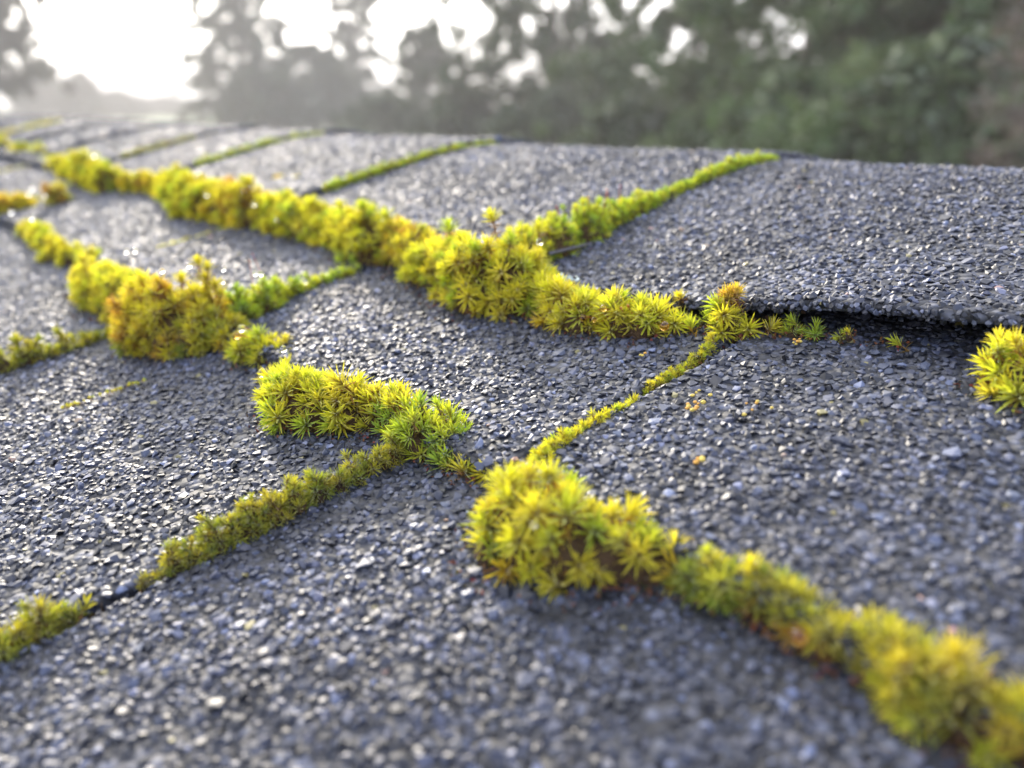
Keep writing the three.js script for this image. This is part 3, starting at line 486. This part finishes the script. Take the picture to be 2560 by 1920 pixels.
// ------------------------------------------------------------------ trees beyond the roof
const leafMat = (r, g, b) => new THREE.MeshPhysicalMaterial({ color: col(r, g, b), roughness: 0.95, transmission: 0.3, thickness: 0, side: THREE.DoubleSide });
const LEAF = { dark: leafMat(0.035, 0.055, 0.02), mid: leafMat(0.045, 0.075, 0.022), bright: leafMat(0.058, 0.095, 0.024), grey: leafMat(0.06, 0.065, 0.04), brown: leafMat(0.085, 0.066, 0.058) };
const barkMat = new THREE.MeshStandardMaterial({ color: col(0.07, 0.055, 0.045), roughness: 0.95, bumpMap: fineBump, bumpScale: 0.02 });
function leafCluster(seed, count, rad, size) {
  const q = rng(seed), pos = [], idx = [], v = V3(0, 0, 0), e1 = V3(0, 0, 0), e2 = V3(0, 0, 0), nn = V3(0, 0, 0);
  for (let i = 0; i < count; i++) {
    v.set(q() - 0.5, q() - 0.5, q() - 0.5).normalize().multiplyScalar(rad * Math.cbrt(q()));
    nn.set(q() - 0.5, q() - 0.2, q() - 0.5).normalize(); e1.set(q() - 0.5, q() - 0.5, q() - 0.5).cross(nn).normalize().multiplyScalar(size * (0.7 + 0.6 * q())); e2.copy(nn).cross(e1).multiplyScalar(0.45);
    const o = pos.length / 3;
    pos.push(v.x - e1.x, v.y - e1.y, v.z - e1.z, v.x + e2.x, v.y + e2.y - size * 0.12, v.z + e2.z, v.x + e1.x, v.y + e1.y, v.z + e1.z, v.x - e2.x, v.y - e2.y - size * 0.12, v.z - e2.z);
    idx.push(o, o + 1, o + 2, o, o + 2, o + 3);
  }
  const g = new THREE.BufferGeometry(); g.setAttribute('position', new THREE.Float32BufferAttribute(pos, 3)); g.setIndex(idx); g.computeVertexNormals(); return g;
}
const CLUSTERS = [0, 1, 2, 3].map((k) => leafCluster(900 + k, 60, 0.5, 0.19));
const FINE = [0, 1, 2, 3].map((k) => leafCluster(950 + k, 30, 0.5, 0.11));
function tube(pts, r0, r1, sides = 7) {
  const c = new THREE.CatmullRomCurve3(pts), n = Math.max(4, pts.length * 3), g = new THREE.TubeGeometry(c, n, 1, sides), p = g.attributes.position;
  for (let i = 0; i <= n; i++) { const ctr = c.getPointAt(i / n), r = lerp(r0, r1, i / n); for (let j = 0; j <= sides; j++) { const k = i * (sides + 1) + j; p.setXYZ(k, ctr.x + (p.getX(k) - ctr.x) * r, ctr.y + (p.getY(k) - ctr.y) * r, ctr.z + (p.getZ(k) - ctr.z) * r); } }
  return g;
}
// az: degrees from straight ahead; form(t) = half width of the crown at height share t; thin: how much of the crown is gaps
function tree(name, label, category, az, dist, height, half, o = {}) {
  const t = thing(name, label, category, o.group), th = THREE.MathUtils.degToRad(az);
  t.position.set(Math.sin(th) * dist, 0, -Math.cos(th) * dist); t.rotation.y = R() * 6.28;
  const low = (o.low ?? 0.12) * height, form = o.form ?? ((u) => Math.sqrt(Math.max(0, 1 - Math.pow(u * 1.75 - 0.75, 2)))), cs = o.scale ?? 1, seed = R() * 90;
  const lean = rr(-0.03, 0.03) * height, axis = (y) => V3(lean * (y / height) ** 2 + 0.15 * noise(y * 0.3, seed), y, lean * 0.5 * (y / height));
  const pts = []; for (let i = 0; i <= 6; i++) pts.push(axis(i / 6 * height * 0.96));
  part('trunk', tube(pts, (o.girth ?? 0.016) * height + 0.03, 0.02), barkMat, t);
  const list = [[], [], [], []], M = new THREE.Matrix4(), q = new THREE.Quaternion(), e = new THREE.Euler();
  const limbs = o.limbs ?? 12, tips = [];
  for (let i = 0; i < limbs; i++) {
    const u = (i + 0.5) / limbs, y = lerp(low, height * 0.93, u), a = i * 2.4 + R(), w = half * form((y - low) / (height - low)) * rr(0.7, 1), s = axis(y * 0.94), en = V3(Math.cos(a) * w, y + rr(-0.02, 0.05) * height, Math.sin(a) * w);
    if (w < 0.3) continue; tips.push(en);
    part('limb', tube([s, s.clone().lerp(en, 0.5).add(V3(0, 0.06 * w, 0)), en], 0.005 * height + 0.015, 0.01, 5), barkMat, t);
  }
  const n = o.count ?? 900;
  for (let i = 0, guard = 0; i < n && guard < n * 9; guard++) {
    const u = R(), y = lerp(low, height, u), w = half * form(u), a = R() * 6.283, r = w * Math.pow(R(), 0.45) * (1 + 0.6 * noise(Math.cos(a) * 1.6 + seed, y * 0.75 / (cs + 0.4), Math.sin(a) * 1.6)) * (R() < 0.12 ? rr(1, 1.35) : 1), p = V3(Math.cos(a) * r, y, Math.sin(a) * r).add(V3(axis(y).x, 0, axis(y).z));
    const gap = noise(p.x / (1.1 * cs + 0.35) + seed, p.y / (0.9 * cs + 0.35), p.z / (1.1 * cs + 0.35));
    if (gap < (o.thin ?? -0.1) + (o.thinTop ?? 0) * u) continue;
    e.set(R() * 6.28, R() * 6.28, R() * 6.28); q.setFromEuler(e); M.compose(p, q, V3(1, 1, 1).multiplyScalar(cs * rr(0.7, 1.3)));
    const k = rr(0.7, 1.35); list[i % 4].push({ m: M.clone(), c: col(k * rr(0.9, 1.15), k, k * 0.95) }); i++;
  }
  list.forEach((l, k) => instanced('foliage', (o.fine ? FINE : CLUSTERS)[k], LEAF[o.leaf ?? 'mid'], l, t));
  return t;
}
const cone = (u) => Math.pow(1 - u, 0.75) * (0.8 + 0.2 * Math.sin(u * 26)) * Math.min(1, u * 8 + 0.4), dome = (u) => Math.sqrt(Math.max(0, 1 - Math.pow(u, 2.4))) * Math.min(1, u * 6 + 0.6);
tree('hazy_tree', 'hazy pale tree with open top at the far left edge', 'tree', -30.6, 88, 31, 6.8, { leaf: 'grey', count: 720, thin: -0.25, scale: 1.3, form: (u) => (0.9 - 0.3 * u) * (0.85 + 0.15 * Math.sin(u * 23)) });
tree('shrub', 'hazy rounded shrub right of the far left tree', 'shrub', -25.9, 185, 8.0, 4.6, { leaf: 'grey', count: 170, thin: -0.3, scale: 1.7, form: (u) => Math.sqrt(1 - u * u) * 0.9 + 0.05, low: 0.02 });
for (const [i, az, d, h, w] of [[0, -24, 210, 5.0, 6], [1, -21.6, 240, 4.0, 9], [2, -19.4, 220, 3.4, 8], [3, -28, 200, 8, 7]]) tree('distant_tree', ['distant hazy tree next to the hazy shrub at left', 'distant hazy tree in the middle of the bright gap at left', 'distant hazy tree at the foot of the tall dark conifer', 'distant hazy tree behind the shrub at far left'][i], 'tree', az, d, h, w, { leaf: 'grey', count: 260, thin: -0.6, scale: 1.5, form: dome, low: 0.02, limbs: 6 });
tree('conifer', 'tall grey conifer standing dark against the bright sky at left', 'tree', -16.9, 112, 33, 8.2, { leaf: 'dark', count: 920, thin: -0.25, scale: 1.3, form: (u) => (Math.pow(1 - u, 0.72) + 0.02) * (0.86 + 0.14 * Math.sin(u * 60)), low: 0.03 });
tree('tree', 'narrow tree right of the tall conifer, joined by a branch', 'tree', -10, 116, 26, 4.6, { leaf: 'dark', count: 400, thin: -0.2, scale: 1.3, form: (u) => Math.min(1, 0.75 + u) * Math.pow(1 - u, 0.4), low: 0.03 });
tree('bush', 'broad bush with bright gaps between conifer and narrow tree', 'bush', -12.6, 104, 9.2, 6, { leaf: 'dark', count: 300, thin: -0.25, scale: 1.05, form: (u) => Math.sqrt(1 - u * u) + 0.05, low: 0.02 });
tree('bush', 'low dark bush at the foot of the tall conifer', 'bush', -15.6, 96, 5.9, 5.2, { leaf: 'dark', count: 260, thin: -0.2, scale: 1.4, form: dome, low: 0.02 });
tree('tree', 'low dark tree filling the notch left of the large central tree', 'tree', -5.4, 72, 8.6, 5.4, { leaf: 'dark', count: 330, thin: -0.25, scale: 0.9, form: (u) => (1 - 0.75 * u) * Math.min(1, u * 6 + 0.7), low: 0.02 });
tree('broad_tree', 'large broad tree with dotted sky gaps at the centre top', 'tree', 2.6, 46, 18, 6.9, { leaf: 'dark', count: 640, thin: -0.3, scale: 1.0, form: (u) => Math.sqrt(Math.max(0, 1 - Math.pow(u, 1.6))), low: 0.06 });
tree('broad_tree', 'greenish grey tree with many bright gaps right of the centre', 'tree', 11.5, 27, 12, 3.7, { leaf: 'mid', count: 520, thin: -0.3, scale: 0.66, form: (u) => Math.sqrt(Math.max(0, 1 - Math.pow(u, 1.8))), low: 0.08 });
tree('broad_tree', 'dark green tree with few bright gaps in the right half', 'tree', 18.5, 19, 11, 2.8, { leaf: 'mid', count: 470, thin: -0.3, scale: 0.54, form: (u) => Math.sqrt(Math.max(0, 1 - Math.pow(u, 2))), low: 0.06 });
tree('broad_tree', 'dense deep green tree near the right edge', 'tree', 25.5, 16, 10, 2.4, { leaf: 'mid', count: 1300, thin: -0.3, scale: 0.46, low: 0.03 });
tree('bush', 'bright green bush in front of the dense tree at right', 'bush', 22.6, 12.5, 3.9, 1.5, { leaf: 'bright', count: 420, thin: -0.02, scale: 0.45, low: 0.02, fine: 1 });
tree('shrub', 'reddish brown twiggy shrub at the right picture edge', 'shrub', 31.4, 9, 4.3, 0.6, { leaf: 'brown', count: 420, thin: -0.3, scale: 0.25, low: 0.05, fine: 1 });
for (const [i, az, d, h, w] of [[0, -8, 60, 3.4, 4.0], [1, -3, 45, 3.5, 3.5], [2, 2.5, 32, 3.2, 2.6], [3, 8, 20, 2.9, 1.9], [4, 13.5, 17, 2.9, 1.7], [5, 18, 14.5, 3.2, 1.5], [6, 26.5, 12, 3.6, 1.4]])
  tree('hedge_bush', ['hedge bush below the narrow tree at left', 'hedge bush below the notch left of the central tree', 'hedge bush below the large central tree', 'hedge bush right of the central tree, low over the roof', 'hedge bush below the tree with many gaps', 'hedge bush just left of the bright green bush', 'hedge bush just right of the bright green bush'][i], 'bush', az, d, h, w, { leaf: i < 4 ? 'dark' : 'mid', count: i < 4 ? 170 : 420, thin: -0.5, scale: 0.7, form: dome, low: 0.02, limbs: 5 });
for (const [i, az, d, h, w] of [[0, 6.5, 60, 4.4, 5], [1, 14.5, 44, 4.2, 4], [2, 23.5, 32, 6.2, 3.0], [3, 28.5, 30, 12, 3.6]])
  tree('background_tree', ['shaded tree behind the large central tree', 'shaded tree behind the tree with many gaps', 'shaded tree behind the dark green tree', 'shaded tree behind the dense tree at the right edge'][i], 'tree', az, d, h, w, { leaf: 'dark', count: 1100, thin: -0.2, scale: 0.9, low: 0.02 });

for (const t of scene.children) { if (t.userData) { delete t.userData.add; delete t.userData.stalk; } }
renderer.render(scene, camera);
